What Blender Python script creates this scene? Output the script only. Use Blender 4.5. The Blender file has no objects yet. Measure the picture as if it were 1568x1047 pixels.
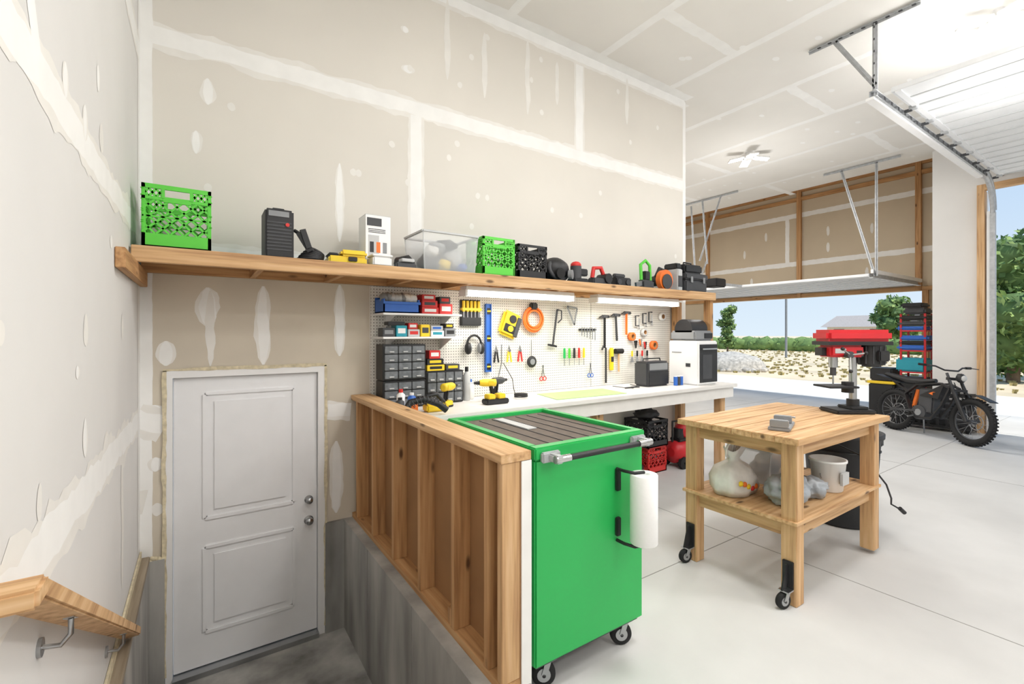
import bpy, bmesh, math, random
from mathutils import Vector, Matrix, noise
random.seed(4)
S=bpy.context.scene
S.view_settings.view_transform='Standard'
V=Vector
H=1.59
# ------------------------------------------------------------ camera
cd=bpy.data.cameras.new('camera'); cam=bpy.data.objects.new('camera',cd)
S.collection.objects.link(cam); S.camera=cam
cam.location=(0,0,H); cam.rotation_euler=(math.pi/2,0,-math.radians(34))
cd.sensor_width=36; cd.lens=36*710/1568; cd.shift_y=-13.5/1568; cd.clip_start=.02; cd.clip_end=500
# photo measurements -> real positions on room surfaces
_s,_c=math.sin(math.radians(34)),math.cos(math.radians(34))
def meas(px,py,ax,val):
    u=(px-784)/710; v=(510-py)/710
    d=(_s+u*_c,_c-u*_s,v); t=((val-H) if ax==2 else val)/d[ax]
    return d[0]*t,d[1]*t,H+d[2]*t
def BW(px,py): p=meas(px,py,1,3.85); return (p[0],p[2])
def LW(px,py): p=meas(px,py,0,-.32); return (p[1],p[2])
# ------------------------------------------------------------ materials
def lin(c):
    return tuple(((x/255)/12.92 if x/255<=.04045 else ((x/255+.055)/1.055)**2.4) for x in c)+(1,)
def M(name,col,rough=.6,metal=0,var=.08,scale=6,stretch=(1,1,1),bump=0,emis=0,alpha=1,ramp=None,detail=4,spec=.5):
    m=bpy.data.materials.new(name); m.use_nodes=True
    nt=m.node_tree; n=nt.nodes; b=n['Principled BSDF']; L=nt.links.new
    b.inputs['Roughness'].default_value=rough; b.inputs['Metallic'].default_value=metal; b.inputs['Specular IOR Level'].default_value=spec
    tc=n.new('ShaderNodeTexCoord'); mp=n.new('ShaderNodeMapping'); mp.inputs['Scale'].default_value=stretch
    nz=n.new('ShaderNodeTexNoise'); nz.inputs['Scale'].default_value=scale; nz.inputs['Detail'].default_value=detail
    L(tc.outputs['Object'],mp.inputs[0]); L(mp.outputs[0],nz.inputs['Vector'])
    cr=n.new('ShaderNodeValToRGB'); L(nz.outputs['Fac'],cr.inputs[0])
    c=lin(col)
    if ramp:
        e=cr.color_ramp.elements; e[0].position=ramp[0][0]; e[0].color=lin(ramp[0][1]); e[1].position=ramp[1][0]; e[1].color=lin(ramp[1][1])
        for p,cc in ramp[2:]:
            x=e.new(p); x.color=lin(cc)
    else:
        e=cr.color_ramp.elements; e[0].position=.3; e[1].position=.7
        e[0].color=tuple(x*(1-var) for x in c[:3])+(1,); e[1].color=tuple(min(1,x*(1+var)) for x in c[:3])+(1,)
    L(cr.outputs[0],b.inputs['Base Color'])
    if bump:
        bp=n.new('ShaderNodeBump'); bp.inputs['Strength'].default_value=bump; bp.inputs['Distance'].default_value=.01
        L(nz.outputs['Fac'],bp.inputs['Height']); L(bp.outputs[0],b.inputs['Normal'])
    if emis:
        b.inputs['Emission Color'].default_value=c; b.inputs['Emission Strength'].default_value=emis
    if alpha<1: b.inputs['Alpha'].default_value=alpha
    return m
def wood(name,ax,c1=(166,124,84),c2=(208,167,120),c3=(228,194,152)):
    st=[40,40,40]; st[ax]=2.0
    m=M(name,c2,.65,stretch=st,scale=1,bump=.12,ramp=[(.25,c1),(.78,c3),(.5,c2)],detail=6)
    nt=m.node_tree; n=nt.nodes; L=nt.links.new
    tc=n.new('ShaderNodeTexCoord'); mp=n.new('ShaderNodeMapping'); s2=[9,9,9]; s2[ax]=3.2; mp.inputs['Scale'].default_value=s2
    vo=n.new('ShaderNodeTexVoronoi'); vo.inputs['Scale'].default_value=1; L(tc.outputs['Object'],mp.inputs[0]); L(mp.outputs[0],vo.inputs['Vector'])
    cr=n.new('ShaderNodeValToRGB'); cr.color_ramp.elements[0].position=.07; cr.color_ramp.elements[0].color=(1,1,1,1); cr.color_ramp.elements[1].position=.16; cr.color_ramp.elements[1].color=(0,0,0,1); L(vo.outputs['Distance'],cr.inputs[0])
    mx=n.new('ShaderNodeMixRGB'); b=n['Principled BSDF']; old=b.inputs['Base Color'].links[0].from_socket
    L(cr.outputs[0],mx.inputs[0]); L(old,mx.inputs[1]); mx.inputs[2].default_value=lin(tuple(int(x*.68) for x in c1)); L(mx.outputs[0],b.inputs['Base Color'])
    return m
WX,WY,WZ=[wood('pine_'+a,i) for i,a in enumerate('xyz')]
SX,SY,SZ=[wood('stud_'+a,i,(148,104,66),(192,146,98),(212,170,122)) for i,a in enumerate('xyz')]
WG=wood('weathered_y',1,(120,106,88),(150,136,116),(172,158,138))
dry_back=M('drywall_back',(226,221,212),.9,var=.045,scale=.9)
dry_low=M('drywall_paper',(214,204,187),.9,var=.07,scale=1.5)
dry_left=M('drywall_left',(225,223,220),.9,var=.04,scale=1.2)
dry_far=M('drywall_far',(207,192,168),.9,var=.05,scale=1)
mudm=M('joint_compound',(245,244,241),.85,var=.03,scale=7)
mudd=M('joint_compound_thin',(236,233,227),.85,var=.04,scale=6)
mudc=M('joint_compound_ceiling',(246,245,242),.85,var=.03,scale=6)
ceilm=M('ceiling_paper',(236,233,227),.9,var=.03,scale=1)
brownm=M('kraft_board',(158,116,76),.85,var=.12,scale=3)
conc=M('concrete_floor',(202,201,199),.6,var=.11,scale=1.1,detail=10,bump=.02,spec=.3)
conc2=M('concrete_drive',(228,224,216),.95,var=.05,scale=1.3,detail=9,spec=.1)
concd=M('concrete_stem',(158,156,151),.8,var=.5,scale=2.4,stretch=(1.6,1.6,.35),detail=9,bump=.25)
groove=M('groove',(146,144,140),.9)
white=M('white_paint',(238,237,236),.5,var=.02)
white2=M('white_laminate',(234,231,226),.4,var=.04)
white3=M('white_plastic',(242,242,241),.45,var=.02)
doorw=M('door_white',(236,236,237),.5,var=.02)
steel=M('steel',(178,180,182),.3,1,.08)
chrome=M('chrome',(205,205,205),.15,1,.03)
galv=M('galvanised',(184,186,188),.5,.25,.15,scale=20)
black=M('black_plastic',(34,34,36),.5,var=.2)
black2=M('black_rubber',(26,26,27),.8,var=.2)
canm=M('bin_black',(46,47,50),.6,var=.1)
dgrey=M('dark_grey',(66,67,70),.55,var=.1)
grey=M('grey_plastic',(140,142,144),.5,var=.06)
lgrey=M('light_grey',(194,195,195),.5,var=.05)
green=M('chest_green',(40,180,88),.38,var=.03,scale=2)
lime=M('crate_green',(92,206,64),.45,var=.05)
red=M('red_paint',(206,40,48),.4,var=.06)
red2=M('red_plastic',(212,50,46),.5,var=.06)
yellow=M('yellow_plastic',(244,208,48),.45,var=.05)
orange=M('orange_plastic',(240,120,44),.5,var=.05)
blue=M('blue_plastic',(48,104,192),.45,var=.06)
teal=M('teal_plastic',(40,152,170),.45,var=.06)
shelfteal=M('shelf_membrane',(44,96,104),.7,var=.15)
matg=M('cutting_mat',(178,208,140),.6,var=.04)
clear=M('clear_plastic',(232,235,236),.2,alpha=.42,var=.02)
bagw=M('plastic_bag',(238,235,230),.35,var=.10,scale=14,bump=.35,alpha=.93)
bagg=M('grey_bag',(166,172,178),.35,var=.25,scale=12,bump=.35)
paper=M('paper_towel',(248,247,245),.95,var=.01,bump=.1,scale=60)
emit=M('led_lens',(255,253,248),.4,emis=7)
tubeem=M('led_tube',(255,251,242),.4,emis=4)
foam=M('foam_edge',(214,202,172),.9,var=.2,scale=30,bump=.5)
doorpan=M('garage_panel',(228,229,230),.5,var=.03)
rowm=M('panel_rib',(196,198,198),.5,var=.03)
liner=M('tray_liner',(104,92,82),.7,var=.15,scale=20)
pegm=M('pegboard',(234,231,223),.6,var=.03)
nt=pegm.node_tree; n=nt.nodes; L=nt.links.new; b=n['Principled BSDF']
tc=n.new('ShaderNodeTexCoord'); sx=n.new('ShaderNodeSeparateXYZ'); L(tc.outputs['Object'],sx.inputs[0])
def mth(op,a,bv=None):
    q=n.new('ShaderNodeMath'); q.operation=op; L(a,q.inputs[0])
    if bv is not None:
        if isinstance(bv,(int,float)): q.inputs[1].default_value=bv
        else: L(bv,q.inputs[1])
    return q.outputs[0]
def cellc(o):
    f=mth('FRACT',mth('ADD',mth('MULTIPLY',o,1/.0254),100.0)); q=mth('SUBTRACT',f,.5); return mth('MULTIPLY',q,q)
dd=mth('ADD',cellc(sx.outputs[0]),cellc(sx.outputs[2])); hole=mth('LESS_THAN',dd,.03)
mx=n.new('ShaderNodeMixRGB'); L(hole,mx.inputs[0])
old=b.inputs['Base Color'].links[0].from_socket; L(old,mx.inputs[1]); mx.inputs[2].default_value=lin((92,84,74)); L(mx.outputs[0],b.inputs['Base Color'])
# ------------------------------------------------------------ builder
class B:
    def __init__(s,name,T=None):
        s.n=name; s.v=[]; s.f=[]; s.fm=[]; s.fs=[]; s.m=[]; s.T=T or Matrix()
    def mi(s,m):
        if m not in s.m: s.m.append(m)
        return s.m.index(m)
    def add(s,vs,fs,m,smooth=False):
        o=len(s.v); s.v+= [s.T@V(p) for p in vs]; k=s.mi(m)
        for f in fs: s.f.append([i+o for i in f]); s.fm.append(k); s.fs.append(smooth)
        return s
    def box(s,a,b,m,bev=0,R=None):
        a,b=V(a),V(b); c=(a+b)/2; h=V([abs(x) for x in (b-a)/2])
        if bev:
            t=bmesh.new(); bmesh.ops.create_cube(t,size=2)
            for v in t.verts: v.co=V((v.co.x*h.x,v.co.y*h.y,v.co.z*h.z))
            bmesh.ops.bevel(t,geom=t.edges[:],offset=min(bev,min(h)*.95),segments=2,affect='EDGES')
            t.verts.index_update(); vs=[v.co.copy() for v in t.verts]; fs=[[v.index for v in f.verts] for f in t.faces]; t.free()
        else:
            vs=[V((x*h.x,y*h.y,z*h.z)) for x in(-1,1) for y in(-1,1) for z in(-1,1)]
            fs=[(0,1,3,2),(4,6,7,5),(0,4,5,1),(2,3,7,6),(0,2,6,4),(1,5,7,3)]
        if R: vs=[R@v for v in vs]
        return s.add([v+c for v in vs],fs,m)
    def bar(s,p,q,w,t,m,up=(0,0,1),bev=0):
        p,q=V(p),V(q); d=q-p; l=d.length
        if l<1e-6: return s
        x=d/l; u=V(up); y=u.cross(x)
        if y.length<1e-3: y=V((0,1,0)).cross(x)
        if y.length<1e-3: y=V((1,0,0)).cross(x)
        y.normalize(); z=x.cross(y); R=Matrix((x,y,z)).transposed(); c=(p+q)/2
        return s.box(c-V((l/2,w/2,t/2)),c+V((l/2,w/2,t/2)),m,bev,R)
    def tube(s,pts,r,m,seg=8,closed=False,rr=None):
        pts=[V(p) for p in pts]; k=len(pts); vs=[];prev=None
        for i,p in enumerate(pts):
            a=pts[i-1] if (i or closed) else p; c=pts[(i+1)%k] if (i<k-1 or closed) else p
            d=(c-a); d=d.normalized() if d.length>1e-9 else V((0,0,1))
            if prev is None:
                x=d.orthogonal().normalized()
            else:
                x=prev-d*prev.dot(d); x=x.normalized() if x.length>1e-6 else d.orthogonal().normalized()
            prev=x; y=d.cross(x); R=rr[i] if rr else r
            for j in range(seg):
                t=2*math.pi*j/seg; vs.append(p+x*math.cos(t)*R+y*math.sin(t)*R)
        fs=[]
        for i in range(k if closed else k-1):
            for j in range(seg):
                a=i*seg+j; b2=i*seg+(j+1)%seg; c2=((i+1)%k)*seg+(j+1)%seg; d2=((i+1)%k)*seg+j
                fs.append((a,b2,c2,d2))
        s.add(vs,fs,m,True)
        if not closed: s.add(vs[:seg],[tuple(range(seg))[::-1]],m); s.add(vs[-seg:],[tuple(range(seg))],m)
        return s
    def cyl(s,p,q,r,m,r2=None,seg=20): return s.tube([p,q],r,m,seg,rr=[r,r if r2 is None else r2])
    def ring(s,c,R,r,ax,m,seg=32,ss=8,sc=(1,1),a0=0,a1=360):
        c=V(c); ax=V(ax).normalized(); x=ax.orthogonal().normalized() if abs(ax.z)>.9 else V((0,0,1)).cross(ax).normalized(); y=ax.cross(x)
        full=(a1-a0)>=360; N=seg
        pts=[c+x*R*sc[0]*math.cos(t)+y*R*sc[1]*math.sin(t) for t in [math.radians(a0+(a1-a0)*i/(N if full else N-1)) for i in range(N)]]
        return s.tube(pts,r,m,ss,closed=full)
    def lathe(s,prof,c,m,seg=28,ax=(0,0,1)):
        c=V(c); a=V(ax).normalized(); x=a.orthogonal().normalized(); y=a.cross(x); vs=[]
        for r,z in prof:
            for j in range(seg):
                t=2*math.pi*j/seg; vs.append(c+a*z+x*math.cos(t)*r+y*math.sin(t)*r)
        fs=[]
        for i in range(len(prof)-1):
            for j in range(seg):
                fs.append((i*seg+j,i*seg+(j+1)%seg,(i+1)*seg+(j+1)%seg,(i+1)*seg+j))
        return s.add(vs,fs,m,True)
    def prism(s,poly,off,m):
        k=len(poly); a=[V(p) for p in poly]; b2=[p+V(off) for p in a]
        fs=[tuple(range(k))[::-1],tuple(range(k,2*k))]+[(i,(i+1)%k,k+(i+1)%k,k+i) for i in range(k)]
        return s.add(a+b2,fs,m)
    def ell(s,c,r,m,amp=0,seed=0,sub=3,fr=6,flat=False):
        t=bmesh.new(); bmesh.ops.create_icosphere(t,subdivisions=sub,radius=1); c=V(c); vs=[]
        t.verts.index_update()
        for v in t.verts:
            p=v.co.normalized(); k=1+amp*noise.noise(p*fr*.4+V((seed*7.1,seed,3)))+amp*.5*noise.noise(p*fr+V((seed,0,seed)))
            q=V((p.x*r[0],p.y*r[1],p.z*r[2]))*k
            if flat and q.z<-r[2]*.8: q.z=-r[2]*.8
            vs.append(c+q)
        fs=[[v.index for v in f.verts] for f in t.faces]; t.free()
        return s.add(vs,fs,m,True)
    def done(s,parent=None,name=None):
        me=bpy.data.meshes.new(name or s.n)
        lo=V([min(v[i] for v in s.v) for i in range(3)]); hi=V([max(v[i] for v in s.v) for i in range(3)]); c=(lo+hi)/2
        me.from_pydata([tuple(v-c) for v in s.v],[],s.f)
        for m in s.m: me.materials.append(m)
        me.polygons.foreach_set('material_index',s.fm); me.polygons.foreach_set('use_smooth',s.fs)
        me.update()
        t=bmesh.new(); t.from_mesh(me); bmesh.ops.recalc_face_normals(t,faces=t.faces[:]); t.to_mesh(me); t.free()
        o=bpy.data.objects.new(name or s.n,me); S.collection.objects.link(o); o.location=c
        if parent:
            o.parent=parent; o.location=c-parent.location
        return o
def place(x,y,z,rz=0): return Matrix.Translation((x,y,z))@Matrix.Rotation(math.radians(rz),4,'Z')
# ------------------------------------------------------------ room shell
CZ=4.7
b=B('wall_back')
b.box((-.32,3.85,.1),(-.19,4.0,1.34),dry_low); b.box((-.19,3.85,1.34),(.82,4.0,2.0),dry_low)
b.box((-.32,3.85,1.34),(-.19,4.0,2.0),dry_low); b.box((.82,3.85,0.1),(1.17,4.0,2.0),dry_low)
b.box((1.17,3.85,-.1),(5.4,4.0,2.0),dry_back); b.box((-.32,3.85,2.0),(5.4,4.0,CZ+.1),dry_back)
wb=b.done()
b=B('wall_left'); b.box((-.47,-4.6,-.9),(-.32,4.0,CZ+.1),dry_left); wl=b.done()
b=B('wall_return'); b.box((5.26,4.0,-.1),(5.4,9.5,CZ+.8),dry_back); b.done()
b=B('wall_right'); b.box((-.47,-4.75,-.1),(10.57,-4.6,CZ+.1),dry_left); b.done()
b=B('wall_far_side'); b.box((5.26,9.5,-.1),(12.95,9.65,5.5),dry_far); b.done()
b=B('wall_front')
b.box((10.42,1.97,-.05),(10.57,2.56,CZ),dry_left)
b.box((10.42,-4.6,3.95),(10.57,1.97,CZ),dry_left); b.box((10.42,-4.6,-.05),(10.57,-2.7,3.95),dry_left)
b.box((10.57,2.42,-.05),(12.8,2.56,5.5),dry_far)
b.done()
b=B('wall_front_bay')
b.box((12.8,2.42,-.05),(12.95,3.3,5.5),dry_far); b.box((12.8,3.3,2.5),(12.95,8.3,5.5),dry_far); b.box((12.8,8.3,-.05),(12.95,9.65,5.5),dry_far)
for y in (3.36,5.74,8.32): b.box((12.72,y-.05,2.5),(12.81,y+.05,5.4),SZ)
for z in (2.5,4.98,5.2): b.box((12.74,2.56,z),(12.82,9.5,z+.09),SY)
b.box((12.74,3.2,-.02),(12.83,3.3,2.5),SZ)
wf=b.done()
b=B('ceiling'); b.box((-.47,-4.75,CZ),(10.8,9.65,CZ+.12),ceilm); cl=b.done()
b=B('ceiling_bay'); b.box((10.6,2.42,5.42),(12.95,9.65,5.55),wood('osb',1,(176,138,92),(200,164,116),(216,186,140))); b.box((10.8,2.42,4.82),(10.9,9.65,5.42),dry_far); b.done()
b=B('floor')
b.box((1.17,-4.6,-.2),(12.95,3.85,0),conc); b.box((-.47,-4.6,-.2),(1.17,.6,0),conc); b.box((5.26,3.85,-.2),(12.95,9.65,0),conc)
b.box((-.32,.6,-.95),(1.03,3.95,-.76),concd)
for i in range(3): b.box((-.27,.6,-.76),(.96,1.5-.29*i,-.76+.19*(i+1)),SX)
for x in (3.47,7.1,10.6): b.box((x-.003,-4.6,-.01),(x+.003,(9.5 if x>5.4 else 3.85),.0012),groove)
for y in (2.02,-1.6): b.box((1.3,y-.003,-.01),(12.9,y+.003,.0012),groove)
b.box((5.4,5.7,-.01),(12.9,5.708,.0012),groove)
b.done()
b=B('wall_stair_stem')
b.box((.96,.6,-.78),(1.17,3.85,.1),concd)
b.box((.82,3.82,-.78),(.96,4.0,.1),concd); b.box((-.32,3.82,-.78),(-.19,4.0,.1),concd)
b.box((-.32,.6,-.78),(-.27,3.82,.1),concd)
for y in (1.5,2.4,3.2): b.box((.957,y,-.78),(.961,y+.006,.1),groove)
b.done()
b=B('trim_1'); b.box((-.318,.7,.1),(-.268,3.82,.138),WG,.003); b.box((-.318,.7,.138),(-.308,3.82,.18),foam)
for i in range(14): b.ell((-.31+i*.009,3.835,.1+random.uniform(-.01,.015)),(.012,.012,.014),foam,.4,i,2)
b.done()
# ---- joint compound
def strip(b,f,p,q,w,m=mudm,jit=.25,cap=False,n=None):
    p,q=V(p),V(q); d=q-p; l=d.length; d/=l; nn=V((-d.y,d.x)); n=n or max(8,int(l/.05)); vs=[];sd=random.random()*50
    for i in range(n+1):
        t=i/n; k=1
        if cap: k=math.sqrt(max(.02,1-(2*t-1)**2))
        c=p+d*l*t
        for sg in(-1,1):
            ww=w/2*k*(1+jit*1.3*noise.noise(V((sd+t*l*4,sg*9,0)))+jit*.8*noise.noise(V((sd+t*l*14,sg*9,5))))
            a=c+nn*sg*ww; vs.append(f(a.x,a.y))
    b.add(vs,[(2*i,2*i+1,2*i+3,2*i+2) for i in range(n)],m)
    return b
E=[.0008]
def nx(): E[0]+=.000008; return E[0]
def dbl(b,f,p,q,w,m,jit,cap):
    if w>=.095 or cap: nx(); strip(b,f,p,q,w*1.5,mudd,jit*1.3,cap)
    nx(); strip(b,f,p,q,w,m,jit,cap)
def fB(x,z,k=None): return V((x,3.85-E[0],z))
def fL(y,z): return V((-.32+E[0],y,z))
def fC(x,y): return V((x,y,CZ-E[0]))
def fF(y,z): return V((12.8-E[0]*3,y,z))
b=B('joint_tape_back')
def sb(p,q,w,m=mudm,jit=.25,cap=False): dbl(b,fB,p,q,w,m,jit,cap)
sb((-.32,3.56),(5.4,3.56),.12); sb((1.58,2.1),(1.58,3.5),.10,mudm,.15); sb((3.5,3.62),(3.5,4.62),.10,mudm,.1)
sb((-.30,.12),(-.30,4.68),.09,mudm,.12); sb((-.3,4.66),(5.38,4.66),.12,mudm,.2); sb((5.37,2.0),(5.37,4.68),.06,mudm,.05)
sb((-.2,2.13),(.95,2.13),.12,mudm,.2)
for (x,y0,y1,w) in [(520,250,370,.06),(403,438,558,.09),(318,440,500,.12),(322,445,560,.05),(520,436,545,.08),(254,522,560,.09),(515,675,785,.09),
    (685,0,122,.05),(742,50,150,.05),(808,60,175,.05),(853,95,160,.05),(238,700,722,.06),(236,620,636,.10),(240,770,790,.05),(318,120,160,.07),(620,40,50,.06),(625,100,112,.1),
    (765,-60,20,.05),(300,200,235,.06),(430,380,392,.1),(560,640,700,.05),(700,215,225,.05),(960,120,190,.05)]:
    x0,z0=BW(x,y0); x1,z1=BW(x,y1); sb((x0,z0),(x0,z1),w*.8,mudm if w>.055 else mudd,.35,True)
sb(BW(500,628),BW(537,628),.10); sb(BW(206,640),BW(252,655),.12,mudm,.4); sb(BW(206,770),BW(222,770),.1,mudd,.4)
for i in range(26):
    x=random.uniform(0,5.2); z=random.choice([2.6,2.9,3.2,3.9,4.2,4.45]); nx(); strip(b,fB,(x,z-.03),(x,z+.03),.05,mudd,.3,True)
b.done(wb)
E[0]=.0008
b=B('joint_tape_left'); 
def sl(p,q,w,m=mudm,jit=.25,cap=False): dbl(b,fL,p,q,w,m,jit,cap)
sl((-1,2.2),(3.8,2.24),.10,mudm,.35); sl((-1,1.09),(3.8,1.03),.12,mudm,.45); sl((3.8,.20),(3.8,4.68),.10,mudm,.12); sl((-1,3.4),(3.8,3.4),.12,mudm,.2)
sl(LW(40,-60),LW(62,130),.07,mudm,.2)
for (x,y0,y1,w) in [(131,480,530,.05),(155,190,235,.06),(130,160,215,.05),(150,100,140,.05),(118,560,580,.04),(187,480,520,.05),(187,690,900,.06),(100,95,150,.05),(170,360,380,.05),(60,740,800,.03),(130,640,700,.05),(0,490,530,.03)]:
    a=LW(x,y0); c=LW(x,y1); sl(a,(a[0],c[1]),w,random.choice((mudm,mudd)),.35,True)
b.done(wl)
E[0]=.0008
b=B('joint_tape_ceiling')
def sc(p,q,w,m=mudc,jit=.2,cap=False): nx(); strip(b,fC,p,q,w,m,jit,cap)
for i in range(8):
    x=1.3+1.22*i; sc((x,-4.5),(x,3.85 if x<5.3 else 9.5),.10)
    for y in ([-2,1.2,5.1,8.2] if i%2 else [-.4,2.9,6.6]):
        if y<3.8 or x>5.4: sc((x,y),(x+1.2,y),.12,mudc,.3)
sc((5.5,3.9),(5.5,9.4),.12); sc((-.2,3.79),(5.4,3.79),.13)
for i in range(110):
    x=random.uniform(4,10.6); y=random.uniform(0,9); 
    if y>3.8 and x<5.5: continue
    sc((x-.05,y),(x+.05,y),.06,mudc,.3,True)
b.done(cl)
E[0]=.0008
b=B('joint_tape_far')
def sf(p,q,w,m=mudm,jit=.2,cap=False): nx(); strip(b,fF,p,q,w,m,jit,cap)
sf((2.6,4.62),(9.4,4.62),.12); sf((2.6,3.38),(9.4,3.38),.12); sf((6.05,3.4),(6.05,4.6),.10); sf((3.0,0),(3.0,5),.1)
for y,z in ((5.1,3.7),(5.1,4.1),(4.3,3.0),(7.2,3.8),(7.0,3.0),(6.6,4.2),(4.2,4.0)): sf((y,z-.12),(y,z+.12),.07,mudd,.3,True)
b.done(wf)
# ---- front jambs
b=B('trim_2'); b.box((10.30,1.90,0),(10.42,1.99,3.95),WZ); b.box((10.30,-2.7,3.86),(10.42,1.90,3.95),WY); b.done()
b=B('trim_3'); b.box((10.45,1.90,0),(10.56,1.97,3.85),white); b.done()
# ------------------------------------------------------------ man door
b=B('door_1')
Y0=3.87
b.box((-.145,Y0,-.72),(.765,Y0+.045,1.285),doorw,.003)
def panel(x0,x1,z0,z1):
    w=.035
    for (a,c) in (((x0,z0),(x1,z0)),((x0,z1),(x1,z1)),((x0,z0),(x0,z1)),((x1,z0),(x1,z1))):
        b.bar((a[0],Y0-.001,a[1]),(c[0],Y0-.001,c[1]),w,.016,doorw,up=(0,1,0),bev=.007)
    b.box((x0+.05,Y0-.009,z0+.05),(x1-.05,Y0+.01,z1-.05),doorw,.008)
panel(.03,.60,.30,1.17); panel(.03,.60,-.49,.10)
for z,r in((.30,.027),(.14,.03)):
    b.lathe([(0,-.055),(r*.8,-.052),(r,-.035),(r*.5,-.02),(r*.5,-.005),(r*1.15,-.004),(r*1.15,.0)],(.705,Y0,z),steel,ax=(0,1,0))
b.done()
b=B('trim_4')
b.box((-.188,3.838,-.76),(-.148,3.99,1.338),white); b.box((.768,3.838,-.76),(.818,3.99,1.338),white); b.box((-.148,3.838,1.288),(.768,3.99,1.338),white)
b.box((-.148,3.80,-.76),(.768,3.99,-.725),steel)
fT=lambda x,z: V((x,3.8355,z))
strip(b,fT,(-.192,-.7),(-.192,1.34),.022,foam,1.0); strip(b,fT,(.824,-.7),(.824,1.34),.022,foam,1.0); strip(b,fT,(-.2,1.344),(.83,1.344),.024,foam,1.0)
b.done()
# ------------------------------------------------------------ shelf over bench
b=B('wooden_shelf')
b.box((-.31,3.30,2.05),(5.17,3.845,2.072),WX); b.box((-.31,3.30,2.072),(5.17,3.845,2.078),shelfteal)
b.box((-.31,3.262,1.985),(5.17,3.30,2.076),WX,.003)
b.box((-.31,3.80,1.985),(5.17,3.845,2.05),SX)
for i in range(10): b.box((.3+i*.5,3.30,1.985),(.338+i*.5,3.80,2.05),SY)
b.box((-.318,2.75,1.89),(-.28,3.84,1.985),SY,.003)
b.box((5.11,3.30,.992),(5.17,3.39,1.985),SZ,.003); b.box((5.08,3.74,.992),(5.17,3.83,1.985),SZ,.003)
b.done()
b=B('pegboard'); b.box((1.18,3.835,.992),(3.655,3.847,1.98),pegm); b.box((3.662,3.835,.992),(5.06,3.847,1.98),pegm); b.done()
for (x0,x1) in((1.84,3.03),(3.34,4.65)):
    b=B('shop_light'); b.box((x0,3.40,1.95),(x1,3.52,1.985),white,.005); b.box((x0+.01,3.41,1.905),(x1-.01,3.51,1.95),tubeem,.012)
    b.box((x0-.01,3.40,1.90),(x0+.01,3.52,1.955),white); b.box((x1-.01,3.40,1.90),(x1+.01,3.52,1.955),white); o=b.done()
    l=bpy.data.lights.new('shop_light_glow','AREA'); l.shape='RECTANGLE'; l.size=x1-x0-.1; l.size_y=.1; l.energy=7; l.color=(1,.98,.93)
    lo=bpy.data.objects.new('shop_light_glow',l); S.collection.objects.link(lo); lo.parent=o; lo.location=(0,0,-.06)
# ------------------------------------------------------------ bench
b=B('workbench')
b.box((1.178,3.09,.95),(5.34,3.834,.99),white2,.004); b.box((1.178,3.12,.83),(5.30,3.16,.95),white2)
for x in (1.25,3.1,5.12):
    b.box((x,3.17,.0),(x+.09,3.26,.95),WZ,.003); b.box((x,3.72,0),(x+.09,3.81,.95),WZ,.003)
b.box((5.12,3.2,.83),(5.16,3.8,.95),WY)
b.done()
b=B('cutting_mat'); b.prism([(2.66,3.22,.991),(3.52,3.18,.991),(3.6,3.6,.991),(2.75,3.64,.991)],(0,0,.004),matg); b.done()
# ------------------------------------------------------------ pony wall
b=B('wall_pony')
b.box((1.02,1.594,1.052),(1.175,3.845,1.09),WY,.002); b.box((1.03,1.6,.1),(1.12,3.845,.138),SY)
for y in (1.60,1.71,2.03,2.45,2.88,3.30,3.70): b.box((1.03,y,.138),(1.12,y+.038,1.052),WZ if y<1.7 else SZ,.002)
b.box((1.12,1.6,.1),(1.126,3.845,1.05),brownm); b.box((1.126,1.6,.0),(1.172,3.845,1.05),white)
b.box((1.125,1.594,.02),(1.176,1.602,1.05),mudm)
b.box((1.035,2.07,.138),(1.07,2.11,.22),SZ)
b.done()
# ------------------------------------------------------------ handrail
b=B('stair_handrail')
p0,p1=V((-.268,1.19,1.122)),V((-.268,2.85,.16))
b.bar(p0,p1,.07,.038,WY,bev=.005)
b.box((-.319,1.13,1.107),(-.232,1.20,1.145),WX,.006)
for t in (.22,.8):
    q=p0.lerp(p1,t); y,z=q.y,q.z
    b.cyl((-.32,y,z-.075),(-.312,y,z-.075),.022,steel); b.tube([(-.315,y,z-.075),(-.28,y,z-.082),(-.262,y,z-.06),(-.262,y,z-.022)],.006,steel); b.bar((-.262,y-.03,z-.005),(-.262,y+.03,z-.037),.02,.004,steel)
b.done()
# ------------------------------------------------------------ tool chest
def caster(b,x,y,r,ang=0,br=black,w=.014):
    z=r; c=math.cos(ang); s_=math.sin(ang)
    d=V((-s_,c,0))
    b.lathe([(.2*r,-w),(.7*r,-w),(.96*r,-w*.85),(r,0),(.96*r,w*.85),(.7*r,w),(.2*r,w)],(x,y,z),black2,ax=d)
    b.cyl(V((x,y,z))-d*(w+.003),V((x,y,z))+d*(w+.003),.55*r,steel); b.cyl(V((x,y,z))-d*(w+.008),V((x,y,z))+d*(w+.008),.15*r,black)
    for sg in(-1,1): b.bar(V((x,y,z))+d*sg*(w+.006),V((x+c*.02,y+s_*.02,z*2.15))+d*sg*(w+.006),.025,.004,br,up=d)
    b.box((x-.03+c*.02,y-.03+s_*.02,z*2.12),(x+.03+c*.02,y+.03+s_*.02,z*2.12+.008),br)
b=B('tool_chest')
X0,X1,Y0_,Y1,Z0,Z1=1.20,1.89,1.60,2.44,.135,1.095
b.box((X0,Y0_,Z0),(X1,Y1,1.04),green,.008)
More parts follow.
